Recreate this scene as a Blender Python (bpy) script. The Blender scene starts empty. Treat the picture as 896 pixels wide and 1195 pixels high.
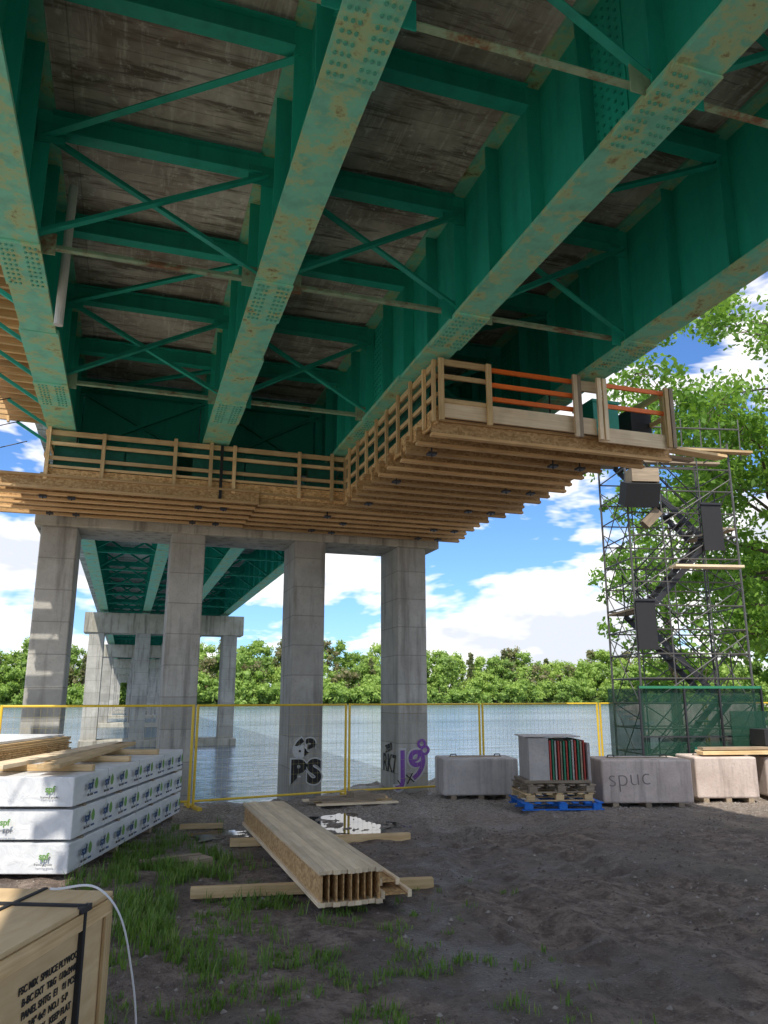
import bpy, math, random
import numpy as np
from mathutils import Vector, Matrix, noise
random.seed(7); np.random.seed(7)
S=bpy.context.scene
CZ=1.9
# ---------------- node helpers ----------------
def mk(name):
    m=bpy.data.materials.new(name); m.use_nodes=True
    nt=m.node_tree; b=nt.nodes['Principled BSDF']
    return m,nt,b
def nd(nt,t,**k):
    n=nt.nodes.new(t)
    for a,v in k.items(): setattr(n,a,v)
    return n
def L(nt,a,b): nt.links.new(a,b)
def coords(nt,kind,scale):
    mp=nd(nt,'ShaderNodeMapping'); mp.inputs['Scale'].default_value=scale
    if kind=='lc':
        a=nd(nt,'ShaderNodeAttribute',attribute_name='lc'); L(nt,a.outputs['Vector'],mp.inputs[0])
    else:
        a=nd(nt,'ShaderNodeTexCoord'); L(nt,a.outputs['Object'],mp.inputs[0])
    return mp.outputs[0]
def noi(nt,vec,scale,detail=6,rough=.6,dist=0):
    n=nd(nt,'ShaderNodeTexNoise'); n.inputs['Scale'].default_value=scale
    n.inputs['Detail'].default_value=min(detail,5); n.inputs['Roughness'].default_value=rough
    n.inputs['Distortion'].default_value=dist
    L(nt,vec,n.inputs['Vector']); return n.outputs[0]
def ramp(nt,fac,stops):
    r=nd(nt,'ShaderNodeValToRGB'); e=r.color_ramp.elements
    while len(e)<len(stops): e.new(.5)
    for i,(p,c) in enumerate(stops):
        e[i].position=p; e[i].color=(c[0],c[1],c[2],1) if len(c)>1 else (c[0],)*3+(1,)
    L(nt,fac,r.inputs[0]); return r.outputs[0]
def mix(nt,fac,a,b,mode='MIX'):
    n=nd(nt,'ShaderNodeMix',data_type='RGBA',blend_type=mode)
    for i,x in ((0,fac),(6,a),(7,b)):
        if hasattr(x,'links') : L(nt,x,n.inputs[i])
        elif i==0: n.inputs[0].default_value=x
        else: n.inputs[i].default_value=(x[0],x[1],x[2],1)
    return n.outputs[2]
def mathn(nt,op,a,b=0,clamp=False):
    n=nd(nt,'ShaderNodeMath',operation=op,use_clamp=clamp)
    for i,x in ((0,a),(1,b)):
        if hasattr(x,'links'): L(nt,x,n.inputs[i])
        else: n.inputs[i].default_value=x
    return n.outputs[0]
def bump(nt,b,h,strength,dist=.02):
    n=nd(nt,'ShaderNodeBump'); n.inputs['Strength'].default_value=strength; n.inputs['Distance'].default_value=dist
    L(nt,h,n.inputs['Height']); L(nt,n.outputs[0],b.inputs['Normal'])
def rvmul(nt,col,lo,hi):
    a=nd(nt,'ShaderNodeAttribute',attribute_name='rv')
    mr=nd(nt,'ShaderNodeMapRange'); L(nt,a.outputs['Fac'],mr.inputs[0])
    mr.inputs[3].default_value=lo; mr.inputs[4].default_value=hi
    c=nd(nt,'ShaderNodeCombineColor')
    for i in range(3): L(nt,mr.outputs[0],c.inputs[i])
    return mix(nt,1.0,col,c.outputs[0],'MULTIPLY')

def wood(name,c1,c2,lo=.75,hi=1.15,rough=.75,grain=(1.2,28,28)):
    m,nt,b=mk(name)
    v=coords(nt,'lc',grain); n=noi(nt,v,1.5,3,.6,.6)
    col=ramp(nt,n,[(.3,c1),(.7,c2)])
    v2=coords(nt,'lc',(1,1,1)); n2=noi(nt,v2,2.5,2)
    col=mix(nt,ramp(nt,n2,[(.45,(0,)),(.75,(.35,))]),col,[x*.45 for x in c1])
    col=rvmul(nt,col,lo,hi); L(nt,col,b.inputs['Base Color']); b.inputs['Roughness'].default_value=rough
    return m
def osb(name,c1,c2):
    m,nt,b=mk(name)
    v=coords(nt,'lc',(1,1.6,1.6))
    vo=nd(nt,'ShaderNodeTexVoronoi'); vo.inputs['Scale'].default_value=26; L(nt,v,vo.inputs['Vector'])
    n=noi(nt,v,6,3,.7)
    sp=nd(nt,'ShaderNodeSeparateColor'); L(nt,vo.outputs['Color'],sp.inputs[0])
    f=mathn(nt,'ADD',mathn(nt,'MULTIPLY',sp.outputs[0],.6),mathn(nt,'MULTIPLY',n,.4))
    col=ramp(nt,f,[(.1,c1),(.8,c2)]); col=rvmul(nt,col,.7,1.1)
    L(nt,col,b.inputs['Base Color']); b.inputs['Roughness'].default_value=.8; return m
def steel(name,base,base2,rust=.62,rcol=(.16,.06,.025),rough=.5,soft=.06,pale=None,sc=1.6,pf=.6,bmp=False):
    m,nt,b=mk(name)
    v=coords(nt,'obj',(1,1,1)); n=noi(nt,v,sc,4,.68,.3); n3=noi(nt,v,9,5,.75)
    vs=coords(nt,'obj',(2.2,2.2,.35)); st=noi(nt,vs,2.2,3,.6)
    col=mix(nt,st,base,base2)
    col=mix(nt,ramp(nt,st,[(.45,(0,)),(.75,(.55,))]),col,[x*.5 for x in base])
    mx=mathn(nt,'ADD',mathn(nt,'MULTIPLY',n,.6),mathn(nt,'MULTIPLY',n3,.4))
    if pale: col=mix(nt,ramp(nt,mx,[(rust-.09,(0,)),(rust-.02,(pf,))]),col,pale)
    col=mix(nt,ramp(nt,mx,[(rust,(0,)),(rust+soft,(1,))]),col,mix(nt,n3,rcol,[rcol[0]*.4,rcol[1]*.4,rcol[2]*.4]))
    col=rvmul(nt,col,.85,1.1)
    L(nt,col,b.inputs['Base Color'])
    L(nt,ramp(nt,mx,[(.3,(rough-.1,)),(.7,(min(1,rough+.35),))]),b.inputs['Roughness'])
    if bmp: bump(nt,b,mx,.25,.006)
    return m
def concrete(name,c1,c2,stain=.5,lift=.6,scol=(.07,.06,.05)):
    m,nt,b=mk(name)
    v=coords(nt,'obj',(1,1,1)); n=noi(nt,v,1.3,5,.68); n2=noi(nt,v,22,3,.7)
    vs=coords(nt,'obj',(3,3,.28)); st=noi(nt,vs,1.6,4,.62)
    col=mix(nt,ramp(nt,n,[(.35,(0,)),(.65,(1,))]),c1,c2)
    col=mix(nt,ramp(nt,st,[(.5,(0,)),(.72,(stain,))]),col,scol)
    col=mix(nt,ramp(nt,n2,[(.55,(0,)),(.8,(.45,))]),col,[x*.45 for x in c1])
    h=n2
    if lift:
        tc=nd(nt,'ShaderNodeTexCoord'); sp=nd(nt,'ShaderNodeSeparateXYZ'); L(nt,tc.outputs['Object'],sp.inputs[0])
        zz=mathn(nt,'ADD',mathn(nt,'ADD',sp.outputs[2],10.13),mathn(nt,'MULTIPLY',mathn(nt,'FLOOR',mathn(nt,'MULTIPLY',sp.outputs[0],.43)),.17))
        fr=mathn(nt,'FRACT',mathn(nt,'DIVIDE',zz,lift))
        ln=mathn(nt,'LESS_THAN',fr,.03)
        col=mix(nt,mathn(nt,'MULTIPLY',ln,.5),col,[x*.3 for x in c1])
        fl=mathn(nt,'FLOOR',mathn(nt,'DIVIDE',zz,lift))
        wn=nd(nt,'ShaderNodeTexWhiteNoise',noise_dimensions='1D'); L(nt,fl,wn.inputs['W'])
        col=mix(nt,mathn(nt,'MULTIPLY',wn.outputs[0],.45),col,[x*.55 for x in c2])
        h=mathn(nt,'SUBTRACT',h,mathn(nt,'MULTIPLY',ln,.4))
    col=rvmul(nt,col,.85,1.1)
    L(nt,col,b.inputs['Base Color']); b.inputs['Roughness'].default_value=.9; bump(nt,b,h,.4,.015); return m
def plain(name,c,rough=.6,metal=0,var=.15):
    m,nt,b=mk(name); v=coords(nt,'obj',(1,1,1)); n=noi(nt,v,9,2,.7)
    col=mix(nt,n,[x*(1-var) for x in c],[min(1,x*(1+var)) for x in c]); col=rvmul(nt,col,.9,1.08)
    L(nt,col,b.inputs['Base Color']); b.inputs['Roughness'].default_value=rough; b.inputs['Metallic'].default_value=metal
    return m
M={}
M['web']=steel('green_paint_web',(.010,.38,.265),(.02,.50,.36),.70)
M['flange']=steel('green_paint_flange',(.17,.60,.42),(.26,.70,.51),.565,(.34,.19,.07),.55,.08,(.46,.58,.28),2.4,.85,True)
M['brace']=steel('green_paint_brace',(.012,.36,.255),(.018,.45,.32),.66)
M['bolt']=plain('painted_bolt',(.10,.42,.30),.5)
M['rusty']=steel('rusty_strut',(.40,.42,.24),(.16,.42,.29),.50,(.30,.16,.08),.7,.1)
M['conc']=concrete('pier_concrete',(.38,.365,.32),(.54,.52,.465),.65)
M['conc2']=concrete('cap_concrete',(.40,.37,.29),(.54,.51,.43),.7,0)
M['block']=concrete('block_concrete',(.44,.40,.37),(.60,.55,.50),.5,0,(.15,.13,.12))
M['blockp']=concrete('block_concrete_warm',(.50,.40,.34),(.66,.55,.48),.6,0,(.18,.14,.12))
M['pine']=wood('pine_lumber',(.60,.39,.17),(.82,.60,.33))
M['pale']=wood('pale_lumber',(.74,.56,.35),(.88,.73,.51))
M['jst']=wood('joist_flange',(.66,.38,.15),(.88,.60,.30),.6,1.1)
M['old']=wood('weathered_lumber',(.24,.185,.13),(.44,.34,.23))
M['osb']=osb('osb_board',(.40,.21,.07),(.78,.52,.24))
M['ply']=wood('crate_plywood',(.62,.42,.21),(.74,.55,.31),.92,1.05,.7,(2,9,9))
M['black']=plain('black_paint',(.012,.012,.013),.45)
M['blk2']=plain('black_panel',(.02,.02,.022),.7)
M['dark']=plain('dark_steel',(.045,.045,.05),.5,.4)
M['galv']=plain('scaffold_pipe',(.13,.125,.12),.45,.5,.4)
M['yel']=plain('yellow_paint',(.80,.55,.04),.45)
M['wire']=plain('fence_wire',(.50,.42,.16),.5)
M['orange']=plain('orange_paint',(.90,.18,.02),.5)
M['red']=plain('red_sheet',(.45,.06,.04),.6)
M['grn']=plain('green_sheet',(.03,.22,.11),.6)
M['blue']=plain('blue_paint',(.01,.16,.60),.6)
M['teal']=plain('teal_box',(.02,.32,.23),.5)
M['white']=plain('white_plastic',(.72,.74,.76),.4,0,.05)
M['pvc']=plain('pvc_pipe',(.60,.59,.55),.5)
M['ink']=plain('ink_black',(.02,.02,.02),.8)
M['inkb']=plain('ink_blue',(.03,.08,.20),.7)
M['inkg']=plain('ink_green',(.16,.34,.08),.7)
M['inkp']=plain('paint_purple',(.26,.10,.42),.8)
M['inkw']=plain('paint_white',(.62,.62,.60),.8)
M['inkr']=plain('paint_grey',(.28,.225,.20),.8)
M['bark']=concrete('bark',(.09,.07,.05),(.15,.12,.09),.3,0)
M['stone']=plain('stone_grey',(.30,.265,.23),.9,0,.6)
M['clod']=plain('mud_clods',(.13,.10,.082),.95,0,.5)
# wrap material
m,nt,b=mk('lumber_wrap'); v=coords(nt,'lc',(1.0,3,3)); n=noi(nt,v,2,4,.6,.8)
col=ramp(nt,n,[(.3,(.66,.68,.69)),(.6,(.80,.81,.81))]); L(nt,col,b.inputs['Base Color']); b.inputs['Roughness'].default_value=.35; bump(nt,b,n,.45,.03); M['wrap']=m
# deck soffit
m,nt,b=mk('deck_soffit'); v=coords(nt,'obj',(1,1,1)); n=noi(nt,v,.9,4,.7,.4); n2=noi(nt,v,9,5,.75)
vs=coords(nt,'obj',(6,.6,1)); st=noi(nt,vs,1.5,5,.75,.5)
vt=coords(nt,'obj',(.6,5,1)); st2=noi(nt,vt,1.3,4,.75,.4)
col=mix(nt,ramp(nt,n,[(.36,(0,)),(.62,(1,))]),(.34,.275,.23),(.70,.62,.55))
col=mix(nt,ramp(nt,st,[(.53,(0,)),(.70,(.85,))]),col,(.88,.84,.77))
col=mix(nt,ramp(nt,st2,[(.50,(0,)),(.62,(.85,))]),col,(.15,.115,.09))
col=mix(nt,ramp(nt,n2,[(.57,(0,)),(.68,(.75,))]),col,(.86,.82,.75))
tc=nd(nt,'ShaderNodeTexCoord'); sp=nd(nt,'ShaderNodeSeparateXYZ'); L(nt,tc.outputs['Object'],sp.inputs[0])
fx=mathn(nt,'FRACT',mathn(nt,'DIVIDE',mathn(nt,'ADD',sp.outputs[1],20),.62)); ln=mathn(nt,'LESS_THAN',fx,.02)
fx2=mathn(nt,'FRACT',mathn(nt,'DIVIDE',mathn(nt,'ADD',sp.outputs[0],20),2.38)); ln2=mathn(nt,'LESS_THAN',fx2,.006)
lm=mathn(nt,'MAXIMUM',ln,ln2); col=mix(nt,mathn(nt,'MULTIPLY',lm,.38),col,(.08,.065,.055))
bx=mathn(nt,'FLOOR',mathn(nt,'DIVIDE',mathn(nt,'ADD',sp.outputs[1],20),.62)); by=mathn(nt,'FLOOR',mathn(nt,'DIVIDE',mathn(nt,'ADD',sp.outputs[0],20),2.38))
cb_=nd(nt,'ShaderNodeCombineXYZ'); L(nt,bx,cb_.inputs[0]); L(nt,by,cb_.inputs[1]); wn=nd(nt,'ShaderNodeTexWhiteNoise',noise_dimensions='3D'); L(nt,cb_.outputs[0],wn.inputs['Vector'])
col=mix(nt,mathn(nt,'MULTIPLY',wn.outputs[0],.25),col,(.22,.17,.14))
L(nt,col,b.inputs['Base Color']); b.inputs['Roughness'].default_value=.9; M['deck']=m
# ground
m,nt,b=mk('ground_soil'); v=coords(nt,'obj',(1,1,1))
n=noi(nt,v,.55,4,.65,.5); n2=noi(nt,v,5,5,.8); n3=noi(nt,v,42,3,.8)
vo=nd(nt,'ShaderNodeTexVoronoi'); vo.inputs['Scale'].default_value=38; L(nt,v,vo.inputs['Vector'])
tc=nd(nt,'ShaderNodeTexCoord'); sp=nd(nt,'ShaderNodeSeparateXYZ'); L(nt,tc.outputs['Object'],sp.inputs[0])
col=mix(nt,ramp(nt,n2,[(.40,(0,)),(.62,(1,))]),(.125,.088,.066),(.34,.265,.21))
col=mix(nt,ramp(nt,n,[(.46,(0,)),(.56,(.8,))]),col,(.105,.076,.058))
gr=mathn(nt,'ADD',mathn(nt,'MULTIPLY',mathn(nt,'SUBTRACT',sp.outputs[1],9.5),.25,True),mathn(nt,'SUBTRACT',n,.62),True)
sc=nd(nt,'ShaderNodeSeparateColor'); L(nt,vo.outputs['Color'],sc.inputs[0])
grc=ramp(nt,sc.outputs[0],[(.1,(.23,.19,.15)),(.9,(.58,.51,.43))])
bounce=mathn(nt,'MAXIMUM',mathn(nt,'MULTIPLY',mathn(nt,'SUBTRACT',-1.0,sp.outputs[1]),.7,True),mathn(nt,'MULTIPLY',mathn(nt,'SUBTRACT',-2.2,sp.outputs[0]),.8,True))  # unseen ground behind and left made pale, added to bounce light under the deck
gr=mathn(nt,'MAXIMUM',gr,bounce)
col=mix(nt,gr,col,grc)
col=mix(nt,ramp(nt,n3,[(.58,(0,)),(.68,(.5,))]),col,(.40,.34,.28))
far=mathn(nt,'GREATER_THAN',sp.outputs[1],190)
col=mix(nt,far,col,(.09,.15,.03))
L(nt,col,b.inputs['Base Color'])
L(nt,ramp(nt,n,[(.44,(.95,)),(.58,(.42,))]),b.inputs['Roughness'])
hh=mathn(nt,'ADD',mathn(nt,'MULTIPLY',n2,1.0),mathn(nt,'MULTIPLY',n3,.35)); bump(nt,b,hh,1.0,.10); M['ground']=m
# water
m,nt,b=mk('river_water')
v1=coords(nt,'obj',(.35,1.3,1)); w1=noi(nt,v1,1,4,.65,.6); v2=coords(nt,'obj',(.012,.07,1)); w2=noi(nt,v2,1,4,.6,.4)
col=mix(nt,ramp(nt,w2,[(.38,(0,)),(.62,(1,))]),(.10,.15,.20),(.24,.30,.36))
col=mix(nt,ramp(nt,w1,[(.4,(0,)),(.60,(.65,))]),col,(.045,.08,.105))
L(nt,col,b.inputs['Base Color']); b.inputs['Roughness'].default_value=.18; b.inputs['IOR'].default_value=1.33
bump(nt,b,w1,.85,.10); M['water']=m
m,nt,b=mk('puddle_water'); b.inputs['Base Color'].default_value=(.04,.036,.032,1); b.inputs['Roughness'].default_value=.04; M['puddle']=m
# foliage
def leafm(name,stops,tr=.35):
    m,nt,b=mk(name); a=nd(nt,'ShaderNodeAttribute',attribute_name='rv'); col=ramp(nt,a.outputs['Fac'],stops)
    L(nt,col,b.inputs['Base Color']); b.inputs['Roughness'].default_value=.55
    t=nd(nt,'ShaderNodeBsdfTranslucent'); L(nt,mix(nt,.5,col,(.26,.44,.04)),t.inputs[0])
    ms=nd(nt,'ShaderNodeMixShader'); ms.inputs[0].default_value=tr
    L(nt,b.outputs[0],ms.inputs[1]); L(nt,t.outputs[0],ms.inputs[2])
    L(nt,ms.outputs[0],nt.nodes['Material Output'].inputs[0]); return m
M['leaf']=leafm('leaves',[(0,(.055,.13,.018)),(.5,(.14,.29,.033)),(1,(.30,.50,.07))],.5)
M['farleaf']=leafm('distant_leaves',[(0,(.10,.14,.06)),(.25,(.28,.23,.12)),(.45,(.17,.27,.07)),(.75,(.28,.43,.08)),(1,(.42,.56,.12))],.4)
M['grass']=leafm('grass_blades',[(0,(.06,.13,.02)),(.6,(.14,.27,.035)),(1,(.30,.33,.11))],.3)
def net(name,c,a):
    m,nt,b=mk(name); b.inputs['Base Color'].default_value=(*c,1); b.inputs['Roughness'].default_value=.7
    t=nd(nt,'ShaderNodeBsdfTransparent'); ms=nd(nt,'ShaderNodeMixShader'); v=coords(nt,'obj',(1,1,1)); n=noi(nt,v,3,2)
    L(nt,ramp(nt,n,[(.3,(a-.1,)),(.7,(a+.12,))]),ms.inputs[0]); L(nt,t.outputs[0],ms.inputs[1]); L(nt,b.outputs[0],ms.inputs[2])
    L(nt,ms.outputs[0],nt.nodes['Material Output'].inputs[0]); return m
M['net']=net('green_netting',(.004,.055,.03),.62)
M['net2']=plain('dark_green_netting',(.006,.11,.075),.8,0,.5)

# ---------------- mesh builder ----------------
class B:
    def __init__(s): s.v=[];s.f=[];s.m=[];s.lc=[];s.rv=[];s.mats=[]
    def mi(s,k):
        if k not in s.mats: s.mats.append(k)
        return s.mats.index(k)
    def _add(s,V,F,mat,lc,rv=None):
        o=len(s.v); s.v+=V; s.f+=[tuple(i+o for i in f) for f in F]; s.m+=[s.mi(mat)]*len(F)
        r=random.random() if rv is None else rv
        off=(random.random()*30,random.random()*30,random.random()*30)
        s.lc+=[(a[0]+off[0],a[1]+off[1],a[2]+off[2]) for a in lc]; s.rv+=[r]*len(V)
    def fbox(s,c,ax,size,mat,rv=None):
        c=Vector(c); o=sorted(range(3),key=lambda i:-size[i]); V=[];lc=[]
        for sx in(-1,1):
            for sy in(-1,1):
                for sz in(-1,1):
                    l=(sx*size[0]/2,sy*size[1]/2,sz*size[2]/2)
                    p=c+ax[0]*l[0]+ax[1]*l[1]+ax[2]*l[2]; V.append(tuple(p)); lc.append((l[o[0]],l[o[1]],l[o[2]]))
        F=[(0,1,3,2),(4,6,7,5),(0,4,5,1),(2,3,7,6),(0,2,6,4),(1,5,7,3)]
        s._add(V,F,mat,lc,rv)
    def box(s,c,size,mat,yaw=0,rv=None):
        cy,sy=math.cos(yaw),math.sin(yaw)
        s.fbox(c,(Vector((cy,sy,0)),Vector((-sy,cy,0)),Vector((0,0,1))),size,mat,rv)
    def bb(s,x0,x1,y0,y1,z0,z1,mat,rv=None): s.box(((x0+x1)/2,(y0+y1)/2,(z0+z1)/2),(x1-x0,y1-y0,z1-z0),mat,0,rv)
    def beam(s,p1,p2,w,h,mat,up=(0,0,1),rv=None):
        p1=Vector(p1);p2=Vector(p2);d=p2-p1;l=d.length;d=d.normalized();u=Vector(up)
        if abs(d.dot(u))>.98:u=Vector((0,1,0))
        y=u.cross(d).normalized(); z=d.cross(y)
        s.fbox((p1+p2)/2,(d,y,z),(l,w,h),mat,rv)
    def angle(s,p1,p2,w,mat,t=.012):
        p1=Vector(p1);p2=Vector(p2); d=(p2-p1).normalized(); y=Vector((0,0,1)).cross(d)
        y=y.normalized() if y.length>.01 else Vector((1,0,0)); z=d.cross(y); r=random.random()
        s.beam(p1,p2,w,t,mat,rv=r); s.beam(p1+y*(w/2-t/2)+z*(w/2),p2+y*(w/2-t/2)+z*(w/2),t,w,mat,rv=r)
    def cyl(s,p1,p2,r1,mat,n=8,r2=None,rv=None,cap=True):
        r2=r1 if r2 is None else r2
        p1=Vector(p1);p2=Vector(p2);d=(p2-p1);l=d.length;d=d.normalized(); a=d.orthogonal().normalized(); b=d.cross(a)
        V=[];lc=[]
        for k,(p,r) in enumerate(((p1,r1),(p2,r2))):
            for i in range(n):
                t=2*math.pi*i/n; V.append(tuple(p+a*math.cos(t)*r+b*math.sin(t)*r)); lc.append((k*l,math.cos(t)*r,math.sin(t)*r))
        F=[(i,(i+1)%n,n+(i+1)%n,n+i) for i in range(n)]
        if cap: F+=[tuple(range(n))[::-1],tuple(range(n,2*n))]
        s._add(V,F,mat,lc,rv)
    def poly(s,V,F,mat,rv=None): s._add([tuple(v) for v in V],F,mat,[tuple(v) for v in V],rv)
    def build(s,name,parent=None,bevel=0,smooth=False):
        me=bpy.data.meshes.new(name); me.from_pydata(s.v,[],s.f)
        for k in s.mats: me.materials.append(M[k])
        me.polygons.foreach_set('material_index',s.m)
        a=me.attributes.new('lc','FLOAT_VECTOR','POINT'); a.data.foreach_set('vector',np.array(s.lc,dtype=np.float32).ravel())
        a=me.attributes.new('rv','FLOAT','POINT'); a.data.foreach_set('value',np.array(s.rv,dtype=np.float32))
        if smooth: me.polygons.foreach_set('use_smooth',[True]*len(me.polygons))
        me.update(); ob=bpy.data.objects.new(name,me); S.collection.objects.link(ob)
        if parent: ob.parent=parent
        if bevel:
            md=ob.modifiers.new('bevel','BEVEL'); md.width=bevel; md.segments=2; md.limit_method='ANGLE'
        return ob
def empty(name):
    e=bpy.data.objects.new(name,None); e.empty_display_size=.2; S.collection.objects.link(e); return e
def text(s,loc,rt,n,size,mat,parent,name='lettering',off=0,roll=0):
    cu=bpy.data.curves.new(name,'FONT'); cu.body=s; cu.size=size; cu.align_x='CENTER'; cu.align_y='CENTER'; cu.offset=off; cu.extrude=.001
    cu.materials.append(M[mat]); ob=bpy.data.objects.new(name,cu); S.collection.objects.link(ob)
    rt=Vector(rt).normalized(); n=Vector(n).normalized(); up=n.cross(rt)
    mt=Matrix((rt,up,n)).transposed().to_4x4()
    ob.matrix_world=Matrix.Translation(Vector(loc))@mt@Matrix.Rotation(roll,4,'Z')
    ob.parent=parent
    return ob

# ---------------- bridge ----------------
bridge=empty('steel_girder_bridge')
GX=[-1.33,1.22,3.58,5.93]; ZB=CZ+4.36; ZT=CZ+6.05
YA,YP=-7.0,16.3  # bridge cut short out of view so light gets in underneath
CF=[4.0+3.7*k for k in range(-2,4)]
HB=[4.0+1.85*k for k in range(-5,7)]
g=B(); bolts=B()
for gi,x in enumerate(GX):
    g.bb(x-.015,x+.015,YA,YP-.2,ZB+.05,ZT-.04,'web',.7)
    g.bb(x-.19,x+.19,YA,YP-.2,ZT-.04,ZT,'flange',.2)
    g.bb(x-.20,x+.20,YA,9.6,ZB,ZB+.05,'flange',.5); g.bb(x-.225,x+.225,9.6,YP-.2,ZB-.012,ZB+.05,'flange',.45)
    for k in range(-16,13):
        y=4.0+.925*k
        if y<YA or y>YP-.4: continue
        for sd in(-1,1):
            if gi in(0,3) and sd==(-1 if gi==0 else 1) : continue
            xa,xb=(x+.015,x+.17) if sd>0 else (x-.17,x-.015)
            g.bb(xa,xb,y-.01,y+.01,ZB+.05,ZT-.04,'web',.3 if k%2 else .9)
    for yc in [0.4,4.15,8.0,11.7]:
        ww=.21 if yc<9 else .232; zz=ZB if yc<9 else ZB-.012
        g.bb(x-ww,x+ww,yc-.45,yc+.45,zz-.022,zz-.001,'flange',.6)
        for i in range(9):
            for j in(-.16,-.11,-.06,.06,.11,.16):
                yy=yc-.38+i*.095
                bolts.cyl((x+j,yy,zz-.036),(x+j,yy,zz-.021),.015,'bolt',6,rv=.4)
    for yc in [1.3,4.75,11.25]:
        sd=-1 if gi>0 else 1
        xo=x+sd*.027
        g.bb(min(x+sd*.0155,xo),max(x+sd*.0155,xo),yc-.28,yc+.28,ZB+.12,ZT-.1,'web',.95)
        for i in range(6):
            for j in range(15):
                yy=yc-.22+i*.088; zz=ZB+.2+j*.094
                bolts.cyl((xo,yy,zz),(xo+sd*.016,yy,zz),.015,'brace',6,rv=.1)
g.build('girders',bridge); bolts.build('bolts',bridge)
c=B()
for y in HB:
    for i in range(3):
        a,b_=GX[i]+.17,GX[i+1]-.17
        c.bb(a,b_,y-.012,y+.012,ZT-.30,ZT-.08,'brace'); c.bb(a,b_,y-.08,y+.08,ZT-.32,ZT-.30,'brace'); c.bb(a,b_,y-.08,y+.08,ZT-.08,ZT-.065,'brace')
for y in CF:
    for i in range(3):
        a,b_=GX[i]+.1,GX[i+1]-.1
        zt=ZT-.34; zb=ZB+.13
        c.angle((a,y,zt),(b_,y+.03,zb),.075,'brace'); c.angle((a,y-.05,zb),(b_,y-.06,zt),.075,'brace')
        c.angle((a,y+.08,zb-.03),(b_,y+.08,zb-.03),.065,'rusty')
        for xx,sg in((a,1),(b_,-1)):
            c.box((xx+sg*.08,y+.04,zb),(.3,.012,.24),'rusty' if random.random()<.5 else 'brace')
            c.box((xx+sg*.08,y-.03,zt+.02),(.28,.012,.24),'brace')
    c.angle((GX[0]+.1,y,ZT-.36),(GX[1]-.1,y-1.85,ZT-.36),.08,'brace')
    c.angle((GX[2]+.1,y,ZT-.36),(GX[3]-.1,y-1.85,ZT-.36),.08,'brace')
c.build('cross_bracing',bridge)
d=B()
d.bb(-2.55,7.2,YA,YP,ZT+.002,ZT+.25,'deck',.5)
d.bb(-2.55,-2.2,YA,YP,ZT+.25,ZT+1.1,'conc2',.5); d.bb(6.85,7.2,YA,YP,ZT+.25,ZT+1.1,'conc2',.5)
SP=27.0
d.bb(-2.4,6.15,YP+.01,YP+SP*8+10,ZT+.002,ZT+.25,'deck',.3)
d.bb(-2.4,-2.1,YP+.01,YP+SP*8+10,ZT+.25,ZT+1.1,'conc2'); d.bb(5.85,6.15,YP+.01,YP+SP*8+10,ZT+.25,ZT+1.1,'conc2')
d.build('concrete_deck',bridge)
fg=B(); FX=[-1.35,.8,2.95,5.0]
for x in FX:
    fg.bb(x-.015,x+.015,YP,YP+SP*8+8,ZB+.05,ZT-.04,'web'); fg.bb(x-.2,x+.2,YP,YP+SP*8+8,ZB,ZB+.05,'flange',.5); fg.bb(x-.19,x+.19,YP,YP+SP*8+8,ZT-.04,ZT,'brace')
    for k in range(60):
        for sd in (-1,1): fg.bb(x+min(sd*.016,sd*.17),x+max(sd*.016,sd*.17),YP+1+k*1.5,YP+1.02+k*1.5,ZB+.05,ZT-.04,'web')
y=YP+2
while y<YP+SP*5:
    for i in range(3):
        a,b_=FX[i]+.03,FX[i+1]-.03
        fg.bb(a,b_,y-.07,y+.07,ZT-.3,ZT-.08,'brace'); fg.angle((a,y,ZT-.3),(b_,y,ZB+.1),.07,'brace'); fg.angle((a,y-.05,ZB+.1),(b_,y-.05,ZT-.3),.07,'brace')
        fg.angle((a,y,ZB+.08),(b_,y,ZB+.08),.07,'brace')
    y+=3.7
fg.build('river_span_girders',bridge)
e=B()
for i in range(3): e.bb(GX[i]+.18,GX[i+1]-.18,15.2,15.24,ZB+.1,ZT-.1,'web')
for x in GX: e.bb(x-.25,x+.25,15.8,16.3,ZB-.14,ZB-.014,'dark')
e.build('bearings_and_diaphragm',bridge)
dp=B(); dp.cyl((-.98,8.5,ZT-.35),(-1.0,8.6,ZB-.35),.05,'pvc',12); dp.build('drain_pipe',bridge,smooth=False)

def pier(yc,cols,w,dep,x0,x1,zbot,ztop_cap,cap_bot,first=False):
    p=empty('concrete_bridge_pier'); q=B()
    for x in cols: q.bb(x-w/2,x+w/2,yc-dep/2,yc+dep/2,zbot,cap_bot+.01,'conc')
    q.bb(x0,x1,yc-dep/2-.06,yc+dep/2+.06,cap_bot,ztop_cap,'conc2',.4)
    if not first: q.bb(x0+.2,x1-.2,yc-dep/2-.3,yc+dep/2+.3,-3,-.28,'conc2')
    q.build('columns_and_cap',p,bevel=.025); return p
CT=ZB-.15; CB=CZ+3.17
p1=pier(16.3,[-1.42,1.0,3.5,5.77],.66,1.2,-1.87,6.4,-2.5,CT,CB,True)
pier(-6.3,[-1.42,1.0,3.5,5.77],.66,1.2,-1.87,6.4,-.5,CT,CB,True)  # unseen open end pier, added in place of an abutment to let light in
for k in range(1,9): pier(YP+SP*k,[-1.6,.7,3.0,5.2],.75,1.2,-2.25,5.9,-3,CT,CB)
F1,F2=(1,0,0),(0,-1,0)
text('BS',(3.5,15.690,.42),F1,F2,.62,'inkw',p1,'graffiti_backing',.05)
text('63',(3.48,15.690,.88),F1,F2,.46,'inkw',p1,'graffiti_backing',.045)
text('BS',(3.5,15.684,.42),F1,F2,.60,'ink',p1,'graffiti_tag',.03)
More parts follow.
